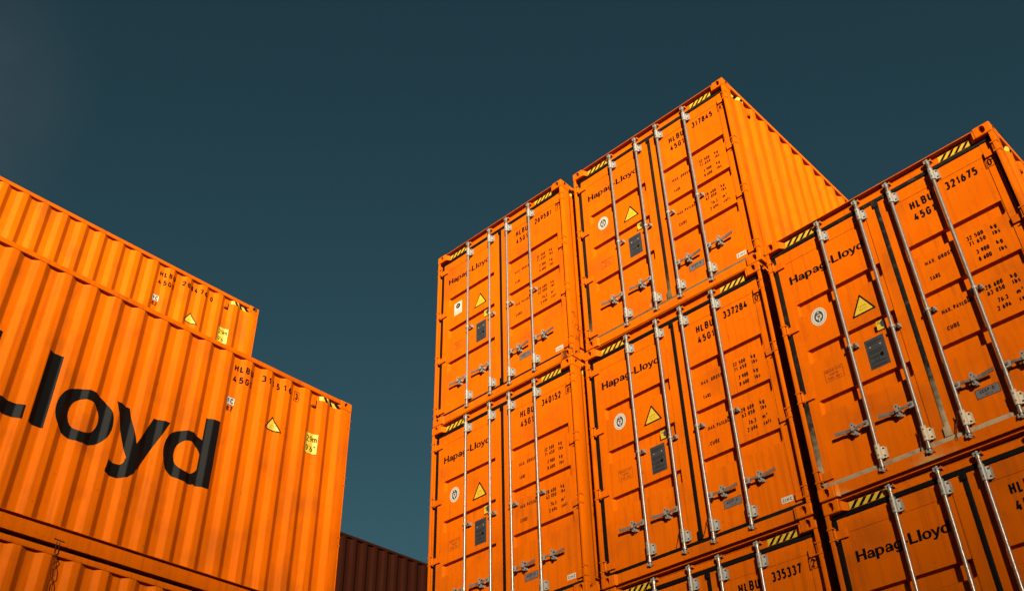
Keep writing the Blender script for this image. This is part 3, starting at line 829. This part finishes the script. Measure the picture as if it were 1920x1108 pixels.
# ------------------------------------------------------------------ ground and an unseen ridge added to dim the sun on the lower containers
def setting(name, me):
    o = add(name, me); o['kind'] = 'structure'; return o
b = MB(); b.face([(-4000, -4000, 3 * -H - .012), (4000, -4000, 3 * -H - .012), (4000, 4000, 3 * -H - .012), (-4000, 4000, 3 * -H - .012)], 'asphalt')
setting('ground', b.mesh('ground'))
az = R(SUN_AZ); sh = Vector((math.sin(az), -math.cos(az), 0)); tv = Vector((-sh.y, sh.x, 0))
D = 880.0; crest = -2.3 + D * math.tan(R(SUN_EL))  # crest set so the added ridge partly covers the sun lower down
v, f = [], []
rng = random.Random(3); NX = 60
prof = [(-260, -14), (-150, .35), (-60, .80), (0, 1.0), (70, .86), (220, .5), (520, -14)]
for i in range(NX + 1):
    t = -1500 + 3000 * i / NX; e = max(.25, 1 - max(0, abs(t) - 500) / 1400)
    for d, hgt in prof:
        jit = 0 if d == 0 and abs(t) < 400 else rng.uniform(-1, 1) * 6
        z = -14 if hgt < 0 else crest * hgt * e + jit
        p = sh * (D + d + jit) + tv * t; v.append((p.x, p.y, z))
k = len(prof)
for i in range(NX):
    for j in range(k - 1): f.append((i * k + j, (i + 1) * k + j, (i + 1) * k + j + 1, i * k + j + 1))
me = bpy.data.meshes.new('sun_blocker_ridge'); me.from_pydata(v, [], f); me.materials.append(M['ridge_olive'])
setting('sun_blocker_ridge', me)

# ------------------------------------------------------------------ sky, sun, camera
w = bpy.data.worlds.new('World'); SC.world = w; w.use_nodes = True; nt = w.node_tree
bg = nt.nodes['Background']; sky = nt.nodes.new('ShaderNodeTexSky'); sky.sky_type = 'NISHITA'; sky.sun_disc = False
sky.sun_elevation = R(SUN_EL); sky.sun_rotation = math.atan2(sh.x, sh.y); sky.air_density = 1.0; sky.dust_density = .6; sky.ozone_density = 1.0
tint = nt.nodes.new('ShaderNodeMix'); tint.data_type = 'RGBA'; tint.blend_type = 'MULTIPLY'; tint.inputs['Factor'].default_value = 1
tint.inputs['B'].default_value = (.1065, .185, .164, 1)
nt.links.new(sky.outputs['Color'], tint.inputs['A']); 
# a thin bank of haze low on the left of the view
tc = nt.nodes.new('ShaderNodeTexCoord'); dp = nt.nodes.new('ShaderNodeVectorMath'); dp.operation = 'DOT_PRODUCT'; dp.inputs[1].default_value = (-0.7554, 0.0063, 0.6553)
nt.links.new(tc.outputs['Generated'], dp.inputs[0])
mr = nt.nodes.new('ShaderNodeMapRange'); mr.interpolation_type = 'SMOOTHSTEP'; mr.inputs['From Min'].default_value = .9765; mr.inputs['From Max'].default_value = 1.003; mr.inputs['To Max'].default_value = 1.0
nt.links.new(dp.outputs['Value'], mr.inputs['Value'])
nz = nt.nodes.new('ShaderNodeTexNoise'); nz.inputs['Scale'].default_value = 9; nz.inputs['Detail'].default_value = 5; nt.links.new(tc.outputs['Generated'], nz.inputs['Vector'])
mm = nt.nodes.new('ShaderNodeMath'); mm.operation = 'MULTIPLY'; nt.links.new(mr.outputs['Result'], mm.inputs[0]); nt.links.new(nz.outputs['Fac'], mm.inputs[1])
vm = nt.nodes.new('ShaderNodeMix'); vm.data_type = 'RGBA'; vm.inputs['B'].default_value = (.34, .42, .48, 1)
nt.links.new(mm.outputs[0], vm.inputs['Factor']); nt.links.new(tint.outputs['Result'], vm.inputs['A']); nt.links.new(vm.outputs['Result'], bg.inputs['Color'])
bg.inputs['Strength'].default_value = .05
sd = bpy.data.lights.new('sun', 'SUN'); sd.energy = 5.0; sd.angle = R(.55); sd.color = (1, .90, .74)
so = bpy.data.objects.new('sun', sd); COL.objects.link(so)
direction = sh * math.cos(R(SUN_EL)) + Vector((0, 0, math.sin(R(SUN_EL))))
so.rotation_euler = direction.to_track_quat('Z', 'Y').to_euler(); so.location = (20, -20, 20)

cd = bpy.data.cameras.new('camera'); co = bpy.data.objects.new('camera', cd); COL.objects.link(co); SC.camera = co
yw, pt, rl = R(-43.02543), R(37.51306), R(-1.34914)
fw = Vector((math.sin(yw) * math.cos(pt), math.cos(yw) * math.cos(pt), math.sin(pt)))
rt = Vector((math.cos(yw), -math.sin(yw), 0)); up = rt.cross(fw)
rt, up = math.cos(rl) * rt + math.sin(rl) * up, -math.sin(rl) * rt + math.cos(rl) * up
m = Matrix((rt, up, -fw)).transposed().to_4x4(); m.translation = (6.14316, -7.84112, -6.75599); co.matrix_world = m
cd.sensor_width = 36; cd.lens = 36 * 1894.612 / 1920; cd.clip_end = 9000; cd.clip_start = .05
SC.view_settings.view_transform = 'Standard'; SC.view_settings.look = 'None'; SC.view_settings.exposure = 2.05; SC.view_settings.gamma = 1
SC.cycles.max_bounces = 6
